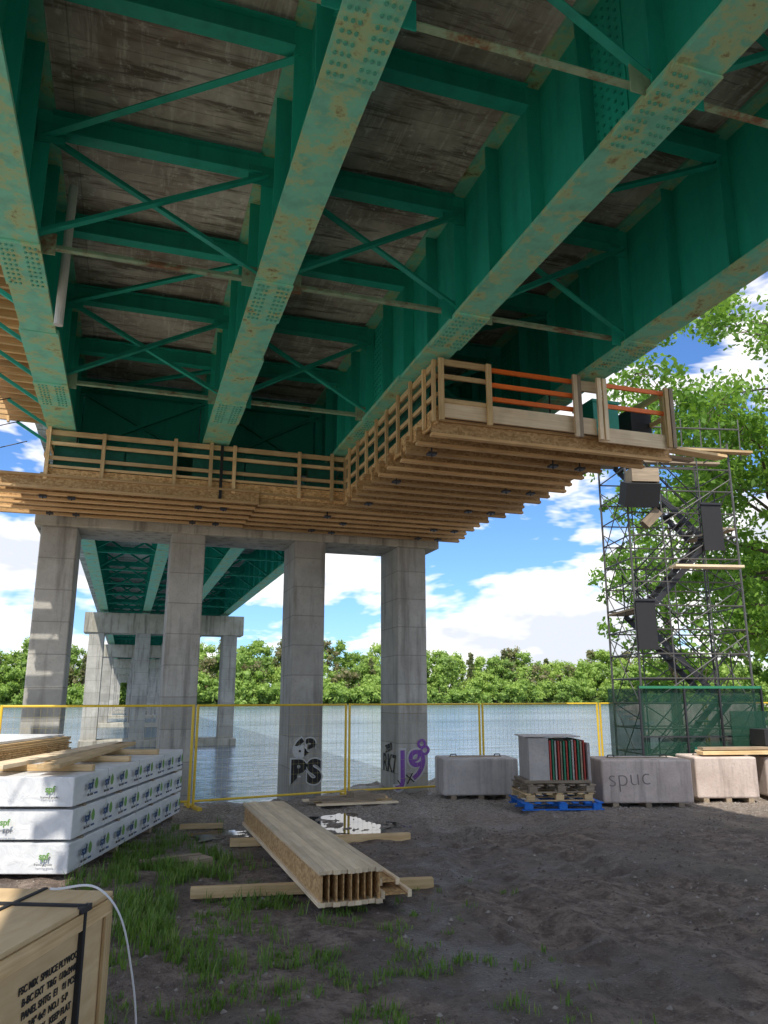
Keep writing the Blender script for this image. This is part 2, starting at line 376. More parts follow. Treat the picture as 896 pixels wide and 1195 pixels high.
text('63',(3.48,15.684,.88),F1,F2,.44,'ink',p1,'graffiti_tag',.025)
text('J9',(5.74,15.690,.48),F1,F2,.86,'inkw',p1,'graffiti_backing',.04)
text('J9',(5.74,15.684,.48),F1,F2,.84,'inkp',p1,'graffiti_tag',.006)
text('o8',(5.88,15.680,.78),F1,F2,.48,'inkp',p1,'graffiti_tag',.004,.5)
text('wX',(5.60,15.686,.22),F1,F2,.26,'ink',p1,'graffiti_tag',0,.2)
text('RK7',(5.43,16.25,.5),(0,-1,0),(-1,0,0),.50,'ink',p1,'graffiti_tag',.01)
text('zen',(5.43,16.3,.85),(0,-1,0),(-1,0,0),.34,'ink',p1,'graffiti_tag',.004,.2)
ab=B(); ab.bb(-5,9,YP+SP*8+9,YP+SP*8+12,-3,ZT+.2,'conc'); ab.build('bridge_abutment',bevel=.02)

# ---------------- work platform ----------------
wp=empty('timber_work_platform'); q=B()
ZF=CZ+3.57
def joist(x0,x1,y,z,fw=.085,h=.24):
    q.bb(x0,x1,y-fw/2,y+fw/2,z-h,z-h+.04,'jst'); q.bb(x0,x1,y-.006,y+.006,z-h+.04,z-.04,'osb',0); q.bb(x0,x1,y-fw/2,y+fw/2,z-.04,z,'jst',0)  # web and top flange set darkest, shade between joists put into the colour
y=8.86
ZJ=ZF-.045
while y<15.55:
    if y<13.2: joist(3.55-random.random()*.12,6.55+random.random()*.25+(.5 if y<9.3 else 0),y,ZJ)
    else:
        joist(-2.9+random.random()*.9,2.0,y,ZJ); joist(2.01,6.5+random.random()*.3,y+.1,ZJ)
    y+=.40
q.bb(3.6,6.9,8.78,13.36,ZF-.04,ZF-.018,'old',.0); q.bb(-1.5,6.6,13.38,15.6,ZF-.04,ZF-.018,'old',.0)  # sheathing darkened in colour to imitate shaded gaps between the joists
q.bb(6.92,7.2,8.78,9.6,ZF-.04,ZF-.018,'osb')
q.bb(-1.5,3.6,13.33,13.36,ZF-.14,ZF+.09,'osb',.9); q.bb(-1.52,3.6,13.29,13.325,ZF+.10,ZF+.14,'pine')
q.bb(3.57,3.6,8.75,13.32,ZF-.14,ZF+.10,'osb',.8)
q.bb(3.61,5.95,8.71,8.74,ZF-.06,ZF+.17,'pale',.6); q.bb(5.97,7.15,8.69,8.72,ZF-.16,ZF+.05,'pale',.5)
for x in (-1.46,): q.bb(x-.03,x,13.37,15.5,ZF-.14,ZF+.09,'osb')
ZR=CZ+4.32
def rail(p1,p2,ts,mids=(.36,),pm='pine',w=.085):
    p1=Vector(p1);p2=Vector(p2);d=(p2-p1); dn=d.normalized(); n=Vector((dn.y,-dn.x,0))
    for t in ts:
        p=p1+d*t; e=random.uniform(-.02,.05); q.fbox((p.x,p.y,(ZF-.12+ZR+e)/2),(dn,Vector((-dn.y,dn.x,0)),Vector((0,0,1))),(w,.04,ZR-ZF+.12+e),pm)
    o=-n*.042
    a,b_=p1+o,p2+o
    h=ZR-ZF
    q.beam((a.x,a.y,ZR-.05),(b_.x,b_.y,ZR-.05),.035,.085,pm)
    for m_ in mids: q.beam((a.x,a.y,ZF+h*m_+.05),(b_.x,b_.y,ZF+h*m_+.05),.035,.06,pm)
rail((-1.5,13.26,0),(3.58,13.26,0),[0,.17,.40,.52,.60,.83,.95,1.0],(.28,.62),'pine',.06)
q.bb(1.3,1.35,13.22,13.26,ZF-.25,ZR-.02,'black')
rail((3.54,13.2,0),(3.54,8.75,0),[.08,.2,.32,.44,.56,.68,.8,.92,1.0],(.28,.62),'pine',.06)
rail((3.6,8.67,0),(4.32,8.67,0),[0.02,.97],(.15,.6,),'pine',.07)
for zz in (ZR-.10,ZF+.44,ZF+.24): q.bb(4.36,5.62,8.70,8.735,zz,zz+.06,'orange')
q.bb(5.70,6.05,8.74,8.78,ZR-.17,ZR-.02,'pale'); q.bb(6.05,7.12,8.72,8.75,ZR-.08,ZR-.02,'orange'); q.bb(6.05,7.1,8.72,8.75,ZF+.36,ZF+.42,'orange')
for x,k in((5.60,'pale'),(5.66,'old'),(5.98,'pale'),(6.07,'pale'),(7.1,'pine'),(7.18,'old')): q.bb(x-.04,x+.02,8.62,8.66,ZF-.15,ZR,k)
rail((7.15,8.8,0),(7.15,9.6,0),[0,1])
rail((6.62,9.7,0),(6.62,15.4,0),[0,.2,.4,.6,.8,1])
rail((-1.5,13.3,0),(-1.5,15.5,0),[0.02,.5,1])
q.box((6.35,9.3,ZF+.33),(.42,.5,.5),'teal'); q.box((6.35,9.3,ZF+.6),(.46,.54,.04),'teal'); q.box((6.95,9.2,ZF+.3),(.35,.3,.5),'blk2')
for x in (-.6,.9,2.3): q.bb(x-.4,x+.35,14.6,14.62,ZF,ZF+.9,'net2')
xx=-1.42
while xx<3.3:
    w_=random.uniform(.75,1.15); q.bb(xx,min(3.45,xx+w_),13.42,13.43,ZF+.02,ZR-random.choice([.06,.1,.2]),'net2'); xx+=w_+random.choice([.03,.25])
q.bb(3.68,3.69,9.3,13.2,ZF+.02,ZF+.62,'net2')
q.bb(3.9,5.5,9.8,9.82,ZF+.02,ZF+.7,'net2')
q.beam((6.5,8.95,ZF-.02),(8.45,9.15,ZF-.02),.2,.04,'pine'); q.beam((6.6,9.25,ZF-.06),(8.0,9.3,ZF-.06),.12,.05,'old')
for x in (1.0,1.44,3.36,3.8,5.7,6.15,-1.1,-1.55):
    for yy in ((9.5,11,12.5,14.2,15.1) if x>3.5 else (13.7,15.0)):
        q.cyl((x,yy,ZF-.35),(x,yy,ZB+.1),.012,'dark',6); q.box((x,yy,ZF-.31),(.12,.12,.03),'dark')
for i in range(5): q.beam((-3.2-random.random()*.4,13.5+i*.36,ZJ-.1-(i%2)*.05),(-1.4,13.5+i*.36,ZJ-.1-(i%2)*.05),.07,.09,'jst')
q.build('platform_timber',wp)
of=B(); y=3.2
while y<15.6:
    of.beam((-1.5,y,CZ+5.2),(-2.5-random.random()*.3,y,CZ+5.22),.06,.15,'jst'); y+=.3
for x in (-1.75,-2.3): of.bb(x-.03,x+.03,3,15.6,CZ+5.28,CZ+5.42,'jst')
of.bb(-2.55,-1.5,3,15.6,CZ+5.43,CZ+5.45,'osb')
y=3.5
while y<15.6:
    of.beam((-1.36,y,ZB+.15),(-2.35,y,CZ+5.12),.05,.05,'brace'); of.beam((-2.5,y,CZ+5.1),(-2.55,y,CZ+6.3),.04,.09,'pine')
    of.cyl((-2.8,y+.3,CZ+4.6),(-2.2,y+.5,CZ+4.9),.01,'dark',5); y+=1.2
of.beam((-2.57,3,CZ+6.2),(-2.57,15.6,CZ+6.2),.04,.09,'pine'); of.beam((-2.57,3,CZ+5.8),(-2.57,15.6,CZ+5.8),.04,.09,'pine')
of.build('overhang_formwork',wp)

# ---------------- ground ----------------
def shore(x):
    t=min(1,max(0,(x-2.0)/4.0)); t=t*t*(3-2*t)
    return 15.4+t*2.3+max(0,x-14)*1.45+.25*math.sin(x*1.3)+.12*math.sin(x*3.7+1)
def h(x,y):
    s=shore(x); z=0
    if y>s-.4:
        t=min(1,(y-s+.4)/1.6); z-=1.1*t*t*(3-2*t)
        z-=min(2.5,max(0,y-s-1.2)*.15)
    if y>212: z=-3.6+min(1,(y-212)/12)*5.0+max(0,min(1,(y-235)/60))*3
    if -8<x<20 and 0<y<20:
        n1=noise.noise((x*.8,y*.8,0)); n2=noise.noise((x*3,y*3,5)); n3=noise.noise((x*9,y*9,9))
        z+=.04*n1+.032*n2+.022*n3
        for ox,sl in((3.3,.22),(4.7,.22),(6.6,-.35)):
            xc=ox+sl*(y-5)+.15*math.sin(y*.6)
            dd=abs(x-xc)
            if dd<.3: z-=.045*math.cos(dd/.3*math.pi/2)- (.02 if (int(y*5)%2) else 0)
            elif dd<.45: z+=.03*math.sin((dd-.3)/.15*math.pi)
    return z
xs=list(np.arange(-7,18.01,.085)); 
o=7.
while o<900: o*=1.35; xs=[-o]+xs; xs=xs+[o+11]
ys=list(np.arange(1.5,19.5,.085)); ys=[0.,.5,1.]+ys; yy=-1.
while yy>-300: ys=[yy]+ys; yy*=1.6
yy=20.
while yy<210: ys.append(yy); yy+=5
yy=210
while yy<300: ys.append(yy); yy+=3
while yy<2500: ys.append(yy); yy*=1.3
V=[(x,y,h(x,y)) for y in ys for x in xs]; nx=len(xs)
F=[(j*nx+i,j*nx+i+1,(j+1)*nx+i+1,(j+1)*nx+i) for j in range(len(ys)-1) for i in range(nx-1)]
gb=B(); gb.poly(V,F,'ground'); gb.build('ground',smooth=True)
wb=B(); wb.poly([(-900,14,-.62),(900,14,-.62),(900,260,-.62),(-900,260,-.62)],[(0,1,2,3)],'water'); wb.build('river_water')
def puddle(cx,cy,rx,ry,yaw,z=.004):
    V=[];n=72
    for i in range(n):
        t=2*math.pi*i/n; r=1+.55*noise.noise((math.cos(t)*1.6+cx,math.sin(t)*1.6+cy,3))+.4*noise.noise((math.cos(t)*5,math.sin(t)*5,cx))
        x=math.cos(t)*rx*r;y=math.sin(t)*ry*r; V.append((cx+x*math.cos(yaw)-y*math.sin(yaw),cy+x*math.sin(yaw)+y*math.cos(yaw),z))
    b=B(); b.poly(V,[tuple(range(n))],'puddle'); b.build('puddle')
puddle(3.35,12.1,.75,.8,.2,.012); puddle(1.4,11.7,.4,.35,.2,.012); puddle(3.0,11.1,.5,.35,.6,.004)
gv=B()
def stone(x,y,r,mat='stone'):
    z=h(x,y); V=[];
    for i in range(5):
        t=2*math.pi*i/5+random.random(); V.append((x+math.cos(t)*r,y+math.sin(t)*r*random.uniform(.6,1),z-.3*r))
    V.append((x+random.uniform(-.3,.3)*r,y+random.uniform(-.3,.3)*r,z+r*random.uniform(.3,.7)))
    gv.poly(V,[(i,(i+1)%5,5) for i in range(5)],mat)
for i in range(17000):
    if random.random()<.45: x=random.uniform(1,15);y=random.gauss(13.3,1.8)
    else: x=random.uniform(-1,9);y=2.4+12*random.random()**1.4
    if y<2.3 or y>16: continue
    stone(x,y,random.choice([.010,.014,.018,.028,.010]),'stone' if random.random()<.3 or y>11 else 'clod')
gv.build('gravel')
gr=B()
def tuft(x,y,n,hh,rad):
    z0=h(x,y); r=random.random()
    for i in range(n):
        a=random.random()*6.28; rr=random.random()*rad; px=x+math.cos(a)*rr;py=y+math.sin(a)*rr
        a2=random.random()*6.28; ln=hh*random.uniform(.4,1.1); bend=ln*random.uniform(.1,.8); w=random.uniform(.003,.006)
        dx,dy=math.cos(a2),math.sin(a2)
        V=[(px-dy*w,py+dx*w,z0-.01),(px+dy*w,py-dx*w,z0-.01),(px+dx*bend*.4-dy*w*.8,py+dy*bend*.4+dx*w*.8,z0+ln*.6),(px+dx*bend*.4+dy*w*.8,py+dy*bend*.4-dx*w*.8,z0+ln*.6),(px+dx*bend,py+dy*bend,z0+ln*.9)]
        gr.poly(V,[(0,1,3,2),(2,3,4)],'grass',min(1,max(0,r*.6+random.random()*.4)))
for i in range(1700):
    x=random.gauss(.5,.42);y=random.gauss(8.8,1.6)
    if noise.noise((x*1.9,y*1.9,1))<-.03: continue
    tuft(x,y,random.randint(6,13),random.uniform(.05,.19),.07)
for i in range(1500):
    x=random.gauss(1.3,.85);y=random.uniform(4.2,8.2)
    if noise.noise((x*2.2,y*2.2,4))<.08: continue
    tuft(x,y,random.randint(5,11),random.uniform(.03,.10),.06)
for i in range(120):
    x=random.uniform(8,16);y=shore(x)-random.uniform(.2,1.5); tuft(x,y,12,.3,.15)
gr.build('grass')

# ---------------- fence ----------------
def fence(p1,p2):
    b=B(); p1=Vector((*p1,0));p2=Vector((*p2,0)); d=p2-p1; Lh=d.length; dn=d/Lh
    a=p1+dn*.04; c_=p2-dn*.04; H=1.75
    for p in (a,c_): b.cyl((p.x,p.y,.0),(p.x,p.y,H),.024,'yel',8)
    for z in (.12,H-.02): b.cyl((a.x,a.y,z),(c_.x,c_.y,z),.02,'yel',8)
    n=int(Lh/.10)
    for i in range(1,n):
        p=a+(c_-a)*(i/n); b.cyl((p.x,p.y,.12),(p.x,p.y,H),.0017,'wire',3,cap=False)
    for j in range(1,9):
        z=.12+(H-.14)*j/9; b.cyl((a.x,a.y,z),(c_.x,c_.y,z),.0019,'wire',3,cap=False)
    nn=Vector((-dn.y,dn.x,0))
    for p in(a,):
        b.beam(p-nn*.4+Vector((0,0,.03)),p+nn*.4+Vector((0,0,.03)),.08,.05,'yel')
    b.build('construction_fence_panel')
fp=[(-8.2,14.3),(-5.1,14.35),(-1.95,14.4),(1.22,14.5),(4.2,15.15),(7.2,15.42),(10.2,15.6),(13.2,15.7),(16.2,15.6),(19.2,15.3)]
for i in range(len(fp)-1): fence(fp[i],fp[i+1])

# ---------------- lumber bundle ----------------
lb=empty('i_joist_bundle'); q=B()
def ij(x,y0,y1,z0,hh=.30,fw=.062):
    q.bb(x-fw/2,x+fw/2,y0,y1,z0,z0+.038,'pale'); q.bb(x-.005,x+.005,y0+.002,y1-.002,z0+.038,z0+hh-.038,'osb'); q.bb(x-fw/2,x+fw/2,y0,y1,z0+hh-.038,z0+hh,'pale')
for i in range(9): ij(1.76+i*.0655,7.12+random.uniform(-.02,.02),11.85+random.uniform(-.04,.04),.105)
x0=2.36
for xx in (x0,x0+.26): q.bb(xx-.02,xx+.02,7.25,11.3,.105,.167,'pale')
q.bb(x0+.02,x0+.24,7.26,11.29,.13,.141,'osb')
for xx in (x0+.04,x0+.21): q.bb(xx-.02,xx+.02,7.45,11.2,.17,.23,'pale')
q.bb(x0+.06,x0+.19,7.46,11.19,.195,.206,'osb')
q.beam((.74,8.28,.05),(3.12,7.95,.05),.1,.095,'pine'); q.beam((1.43,10.8,.05),(3.8,10.5,.05),.1,.095,'pine')
q.build('joists_and_dunnage',lb,bevel=.003)

# ---------------- wrapped stack ----------------
ws=empty('wrapped_lumber_stack'); q=B()
dv=Vector((.316,.949,0)).normalized(); nv=Vector((dv.y,-dv.x,0)); Z3=Vector((0,0,1)); C0=Vector((-.44,9.4,0))
def wbox(along,back,z0,ln,w,hh,mat='wrap',seg=True):
    c=C0+dv*(along+ln/2)-nv*(back+w/2)+Z3*(z0+hh/2)
    q.fbox(c,(dv,-nv,Z3),(ln,w,hh),mat)
for row in range(3):
    for lv in range(3):
        off=random.uniform(-.04,.04)
        wbox(off,row*1.22,.07+lv*.335,4.5,1.2,.305)
        for t in (.3,1.5,2.9,4.1): wbox(t,row*1.22,.03+lv*.335 if lv else .0,.09,1.2,.03 if lv else .07,'old')
        for t in (1.0,2.2,3.4):
            c=C0+dv*t-nv*(row*1.22+.6)+Z3*(.07+lv*.335+.1525); q.fbox(c,(dv,-nv,Z3),(.02,1.212,.317),'inkw')
q.build('wrapped_bundles',ws,bevel=.018)
q=B()
for lv in range(3):
    zc=.07+lv*.335+.15
    for k in range(8):
        a=.32+k*.54+random.uniform(-.03,.03)
        c=C0+dv*a+nv*.045+Z3*(zc+random.uniform(-.01,.01))
        text('spf',c+Z3*.03,dv,nv,.13,'inkb',ws,'wrap_print',.004)
        text('kiln dried',c-Z3*.07,dv,nv,.045,'ink',ws,'wrap_print')
        V=[c+dv*(.17+.055*math.cos(t*.785))+Z3*(.03+.06*math.sin(t*.785)*(1.2 if t==2 else 1)) for t in range(8)]
        q.poly([v_ for v_ in V],[tuple(range(8))],'inkg')
        q.fbox(c+dv*.17-Z3*.07,(dv,nv,Z3),(.10,.002,.02),'inkb')
    c=C0-dv*.045-nv*.6+Z3*zc
    for k in range(3):
        if (lv+k)%2: continue
        text('spf',c+nv*(.35-k*.45)+Z3*.03,nv,-dv,.09,'inkg',ws,'wrap_print',.003); text('framing grade',c+nv*(.35-k*.45)-Z3*.05,nv,-dv,.035,'ink',ws,'wrap_print')
q.build('logo_blocks',ws)
lp=empty('loose_plank_pile'); q=B()
def wb2(al,bk,z,ln,w,hh,mat,yaw=0):
    c=C0+dv*(al+ln/2)-nv*(bk+w/2)+Z3*(z+hh/2); a=Matrix.Rotation(yaw,3,'Z')@dv; b_=Matrix.Rotation(yaw,3,'Z')@nv
    q.fbox(c,(a,-b_,Z3),(ln,w,hh),mat)
zt=1.05
for k in range(3): wb2(.6+k*1.3,.05,zt,.09,3.2,.07,'pine')
wb2(.1,.5,zt+.07,4.3,.24,.045,'pine',.12); wb2(.0,.85,zt+.07,4.4,.28,.045,'pale',.02)
for i in range(8): wb2(.3+random.uniform(-.1,.1),1.25,zt+.07+i*.026,2.6,1.2,.022,'osb' if i<5 else 'pine')
for i in range(3): wb2(.2,2.5+i*.3,zt+.07,3.8,.28,.09,'pine')
wb2(.4,1.3,zt+.28,2.4,1.1,.03,'wrap')
q.build('planks',lp,bevel=.003)

# ---------------- crate ----------------
cr=empty('wooden_shipping_crate'); q=B()
dc=Vector((.40,.917,0)).normalized(); nc=Vector((dc.y,-dc.x,0)); CC=Vector((.0,4.63,0))
def cb(al,bk,z,ln,w,hh,mat,rv=None):
    q.fbox(CC-dc*(al+ln/2)-nc*(bk+w/2)+Z3*(z+hh/2),(dc,-nc,Z3),(ln,w,hh),mat,rv)
cb(0,0,.1,2.0,1.25,.78,'ply',.5)
cb(-.012,-.012,.88,2.03,1.28,.022,'ply',.3)
for t in (.0,.9,1.8): cb(t,0,0,.1,1.25,.1,'pine')
cb(-.006,-.02,.1,.07,.018,.78,'pine'); cb(-.006,-.02,.80,2.0,.018,.075,'pine',.8)
for t in (.30,1.25): cb(t,-.026,.09,.025,1.305,.825,'blk2',.3)
for w_ in (.35,.9): cb(-.02,w_,.09,2.05,.025,.82,'blk2',.3)
for t in (.26,1.2): cb(t,-.03,.88,.10,.03,.03,'dark')
q.build('crate_body',cr,bevel=.003)
fc=lambda al,z: CC-dc*al+nc*.004+Z3*z
for i,s_ in enumerate(['FSC MIX  SPRUCE PLYWOOD','B-BC EXT  T&G  610x2440','PANEL SHTG  E1   81 PCS','3/4" 4x8  NO.1  S-P','KEEP DRY   KEEP FLAT','81.1.53.6  LOT 2207']):
    text(s_,fc(.56,.70-i*.052),dc,nc,.042,'ink',cr,'stencil_text',.001)
cu=bpy.data.curves.new('plastic_strap','CURVE'); cu.dimensions='3D'; cu.bevel_depth=.002; cu.extrude=.004
sp_=cu.splines.new('BEZIER'); pts=[(-.30,4.72,.915),(-.02,4.45,.93),(.13,4.25,.60),(.16,4.05,.05),(.1,3.5,.02)]
sp_.bezier_points.add(len(pts)-1)
for p,co in zip(sp_.bezier_points,pts): p.co=co; p.handle_left_type=p.handle_right_type='AUTO'
cu.materials.append(M['white']); so=bpy.data.objects.new('plastic_strap',cu); S.collection.objects.link(so); so.parent=cr

# ---------------- concrete blocks ----------------
def block(cx,cy,w,dp_,hh,yaw,mat,tx=None):
    p=empty('concrete_ballast_block'); q=B(); 
    q.box((cx,cy,.08+hh/2),(w,dp_,hh),mat,yaw); q.build('block_body',p,bevel=.03)
    q=B(); ex=Vector((math.cos(yaw),math.sin(yaw),0)); ey=Vector((-ex.y,ex.x,0)); c=Vector((cx,cy,0))
    for t in (-.36,0,.36): q.fbox(c+ex*w*t+Z3*.04,(ex,ey,Z3),(.1,dp_*.98,.085),'old')
    for t in (-.3,.3):
        a=c+ex*w*t+Z3*(.08+hh)
        q.cyl(a-ex*.07-Z3*.02,a-ex*.05+Z3*.05,.01,'dark',6); q.cyl(a-ex*.05+Z3*.05,a+ex*.05+Z3*.05,.01,'dark',6); q.cyl(a+ex*.05+Z3*.05,a+ex*.07-Z3*.02,.01,'dark',6)
    q.fbox(c+Z3*(.085+hh),(ex,ey,Z3),(w*.7,.09,.02),'old')
    q.build('lifting_loops_and_skids',p)
    if tx: text(tx,c-ey*(dp_/2+.004)+Z3*(.1+hh*.55)-ex*w*.2,ex,-ey,.42,'inkr',p,'graffiti_tag',-.008,.05)
block(6.6,14.45,1.45,.95,.66,-.22,'block')
block(8.95,12.55,1.6,.95,.72,-.30,'blockp','spuc')
block(10.75,12.65,1.15,.95,.72,-.30,'blockp')
block(12.2,12.5,1.2,.95,.7,-.25,'blockp')
q=B(); q.beam((10.3,12.5,.86),(12.7,12.0,.86),.25,.06,'pine'); q.beam((10.5,12.8,.86),(12.9,12.4,.86),.2,.06,'pale'); q.beam((10.4,12.6,.93),(12.8,12.2,.93),.2,.05,'old'); q.box((12.2,12.5,1.12),(.9,.5,.3),'blk2',-.2); q.build('timber_planks',bevel=.004)
def pallet(cx,cy,z,yaw,mat,w=1.2,dd=1.0,name='wooden_pallet'):
    q=B(); ex=Vector((math.cos(yaw),math.sin(yaw),0)); ey=Vector((-ex.y,ex.x,0)); c=Vector((cx,cy,z))
    for j in(-.45,0,.45):
        for k in (-.42,0,.42): q.fbox(c+ey*dd*j+ex*w*k+Z3*.065,(ex,ey,Z3),(.14,.09,.085),mat)
    for k in range(7):
        t=-.46+k*.153; q.fbox(c+ex*w*t+Z3*.12,(ex,ey,Z3),(.1,dd,.02),mat)
    for j in(-.45,0,.45): q.fbox(c+ey*dd*j+Z3*.011,(ex,ey,Z3),(w,.09,.02),mat)
    q.build(name,bevel=.003)
pallet(7.3,12.7,0.02,-.25,'blue',1.4,1.1,'blue_pallet')
for i in range(2): pallet(7.27+i*.03,12.75,.155+i*.135,-.22+i*.03,'old' if i else 'pine')
rk=empty('rack_of_steel_sheets'); q=B()
yw=-.28; ex=Vector((math.cos(yw),math.sin(yw),0)); ey=Vector((-ex.y,ex.x,0)); c=Vector((7.3,12.78,.44))
q.fbox(c+Z3*.38-ex*.30,(ex,ey,Z3),(.35,.85,.72),'block'); q.fbox(c+Z3*.36+ey*.40+ex*.1,(ex,ey,Z3),(.9,.08,.70),'block')
cols=['red','grn','block','red','old','grn','red','grn','block','red','grn','old','red']
for i,k in enumerate(cols):
    q.fbox(c+Z3*(.36+random.uniform(-.01,.02))+ex*(-.09+i*.05),(ex,ey,Z3),(.028,.74+random.uniform(-.03,.03),.68),k)
q.fbox(c+Z3*.33+ex*.58,(ex,ey,Z3),(.05,.8,.66),'block'); q.fbox(c+Z3*.02,(ex,ey,Z3),(1.15,.9,.05),'old'); q.fbox(c+Z3*.765-ex*.05,(ex,ey,Z3),(1.0,.8,.02),'block')
q.build('sheets_and_frame',rk,bevel=.004)
q=B()
for i in range(7): q.beam((3.35+random.uniform(-.2,.2),13.9+i*.11,.05+.03*(i%3)),(4.5+random.uniform(-.2,.3),13.8+i*.12,.06+.03*(i%3)),.12,.03,random.choice(['old','pine','pale']))
q.box((4.15,14.2,.17),(.35,.25,.1),'old',.3); q.build('scrap_lumber_pile')
q=B(); q.beam((.9,12.3,.05),(1.5,12.2,.05),.12,.06,'pine'); q.beam((.3,9.9,.04),(1.0,10.1,.04),.1,.06,'old'); q.box((.95,9.6,.06),(.2,.2,.12),'old',.4); q.build('scrap_lumber_pile')

# ---------------- scaffold stair tower ----------------
tw=empty('scaffold_stair_tower'); q=B()
ty=-.22; ex=Vector((math.cos(ty),math.sin(ty),0)); ey=Vector((-ex.y,ex.x,0)); T0=Vector((11.35,14.2,0))
P=lambda x,y,z: T0+ex*x+ey*y+Z3*z
X_=[-1.2,-.45,.45,1.2]; Y_=[-.75,.75]; HT=7.4
for x in X_:
    for y in Y_:
        if abs(x)<1: q.cyl(P(x,y,0),P(x,y,HT-.4),.016,'galv',6)
        else: q.cyl(P(x,y,0),P(x,y,HT+random.uniform(-.1,.3)),.024,'galv',8)
        q.box(tuple(P(x,y,.01)),(.15,.15,.02),'dark')
z=.25
while z<HT:
    for y in Y_: q.cyl(P(-1.2,y,z),P(1.2,y,z),.016,'galv',6)
    for x in(-1.2,1.2): q.cyl(P(x,-.75,z),P(x,.75,z),.016,'galv',6)
    z+=.5
k=0; z=.25
while z<HT-1.4:
    for y in Y_:
        q.cyl(P(-1.2,y,z),P(1.2,y,z+1.5),.012,'galv',5); q.cyl(P(1.2,y,z),P(-1.2,y,z+1.5),.012,'galv',5)
    for x in(-1.2,1.2): q.cyl(P(x,-.75,z),P(x,.75,z+1.5),.012,'galv',5); q.cyl(P(x,.75,z),P(x,-.75,z+1.5),.012,'galv',5)
    z+=1.0 if k%2 else 1.4; k+=1
z=.15; dr=1; lvl=0
while z<HT-1.5:
    yc=-.35 if dr>0 else .35
    a=P(-.85*dr,yc,z); b_=P(.85*dr,yc,z+1.75)
    for o in(-.28,.28):
        q.beam(a+ey*o,b_+ey*o,.035,.12,'dark')
        q.cyl(a+ey*o+Z3*.9,b_+ey*o+Z3*.9,.016,'dark',6); q.cyl(a+ey*o+Z3*.5,b_+ey*o+Z3*.5,.012,'dark',6)
        q.cyl(a+ey*o,a+ey*o+Z3*.95,.016,'dark',6); q.cyl(b_+ey*o,b_+ey*o+Z3*.95,.016,'dark',6)
    for i in range(8):
        t=(i+.5)/8; q.fbox(a.lerp(b_,t)+Z3*.03,(ex,ey,Z3),(.2,.54,.025),'dark')
    q.fbox(P(1.0*dr,0,z+1.78),(ex,ey,Z3),(.45,1.5,.04),'old')
    z+=1.75; dr=-dr
q.fbox(P(.35,-.95,4.55),(ex,ey,Z3),(1.5,.3,.05),'pale'); 
for xx,zz,w_,h_ in((.62,5.45,.45,1.05),(-1.02,3.35,.42,1.05)): q.fbox(P(xx,-.84,zz),(ex,ey,Z3),(w_,.04,h_),'blk2'); q.fbox(P(xx,-.87,zz+h_/2-.03),(ex,ey,Z3),(w_+.03,.03,.04),'dark')
q.fbox(P(-1.0,-.95,6.1),(ex,(ey+Z3*.4).normalized(),(Z3-ey*.4).normalized()),(.75,.35,.5),'blk2'); q.fbox(P(-.9,-.9,6.5),(ex,ey,Z3),(.6,.4,.3),'old')
q.fbox(P(-.75,-.85,5.6),((ex+Z3).normalized(),ey,(Z3-ex).normalized()),(.45,.2,.2),'old')
q.beam(P(-1.2,-.8,HT-.2),P(1.7,-.8,HT-.25),.2,.05,'pine'); q.beam(P(-1.5,.4,HT-.15),P(1.6,.4,HT-.15),.2,.05,'old')
for i in range(7): x=-1.2+i*.45; q.cyl(P(x,-.75,HT-.4),P(x+.02,-.75,HT+.45+random.random()*.2),.014,'galv',5)
q.cyl(P(-1.3,-.77,HT+.3),P(1.5,-.77,HT+.3),.018,'galv',6)
q.build('tower_frame',tw)
q=B()
for y in (-.82,.82): q.poly([P(-1.3,y,.05),P(1.3,y,.05),P(1.3,y,2.05),P(-1.3,y,2.05)],[(0,1,2,3)],'net')
for x in (-1.3,1.3): q.poly([P(x,-.82,.05),P(x,.82,.05),P(x,.82,2.05),P(x,-.82,2.05)],[(0,1,2,3)],'net')
q.fbox(P(.9,-1.15,.95),(ex,ey,Z3),(.95,.04,1.3),'net'); q.fbox(P(.5,-.9,.45),(ex,ey,Z3),(1.5,.04,.9),'net2')
for x in(-1.3,-.35,.4,1.3): q.beam(P(x,-.86,.02),P(x,-.86,2.1),.035,.035,'dark')
q.beam(P(-1.3,-.86,2.07),P(1.3,-.86,2.07),.04,.05,'grn'); q.beam(P(-1.3,-.86,1.1),P(1.3,-.86,1.1),.03,.03,'dark')
q.build('netting_skirt',tw)

# ---------------- trees ----------------
def quads(b,C,R,size,mat):
    k=len(C)
    a=np.random.normal(size=(k,3)); a/=np.linalg.norm(a,axis=1)[:,None]; t=np.random.normal(size=(k,3)); t-=a*(t*a).sum(1)[:,None]; t/=np.linalg.norm(t,axis=1)[:,None]
    s=size*np.random.uniform(.6,1.3,(k,1))
    V=np.stack([C-a*s,C+t*s*.55,C+a*s,C-t*s*.55],1).reshape(-1,3)
    o=len(b.v); b.v+=[tuple(x) for x in V.tolist()]; b.f+=[(o+4*i,o+4*i+1,o+4*i+2,o+4*i+3) for i in range(k)]
    mi=b.mi(mat); b.m+=[mi]*k; b.lc+=[(0,0,0)]*(4*k); b.rv+=np.repeat(R,4).tolist()
def leaves(b,centers,size,per,mat,flat=.75,shell=.25,lo=.4):
    C=[];R=[];
    for c in centers:
        k=int(per*max(lo,c[3]**1.5)); d=np.random.normal(size=(k,3)); d/=np.linalg.norm(d,axis=1)[:,None]
        rad=c[3]*np.random.uniform(shell,1,size=(k,1))**.6; p=np.array(c[:3])+d*rad*np.array([1,1,flat])
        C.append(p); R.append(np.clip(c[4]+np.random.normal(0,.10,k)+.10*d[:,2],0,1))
    quads(b,np.vstack(C),np.concatenate(R),size,mat)
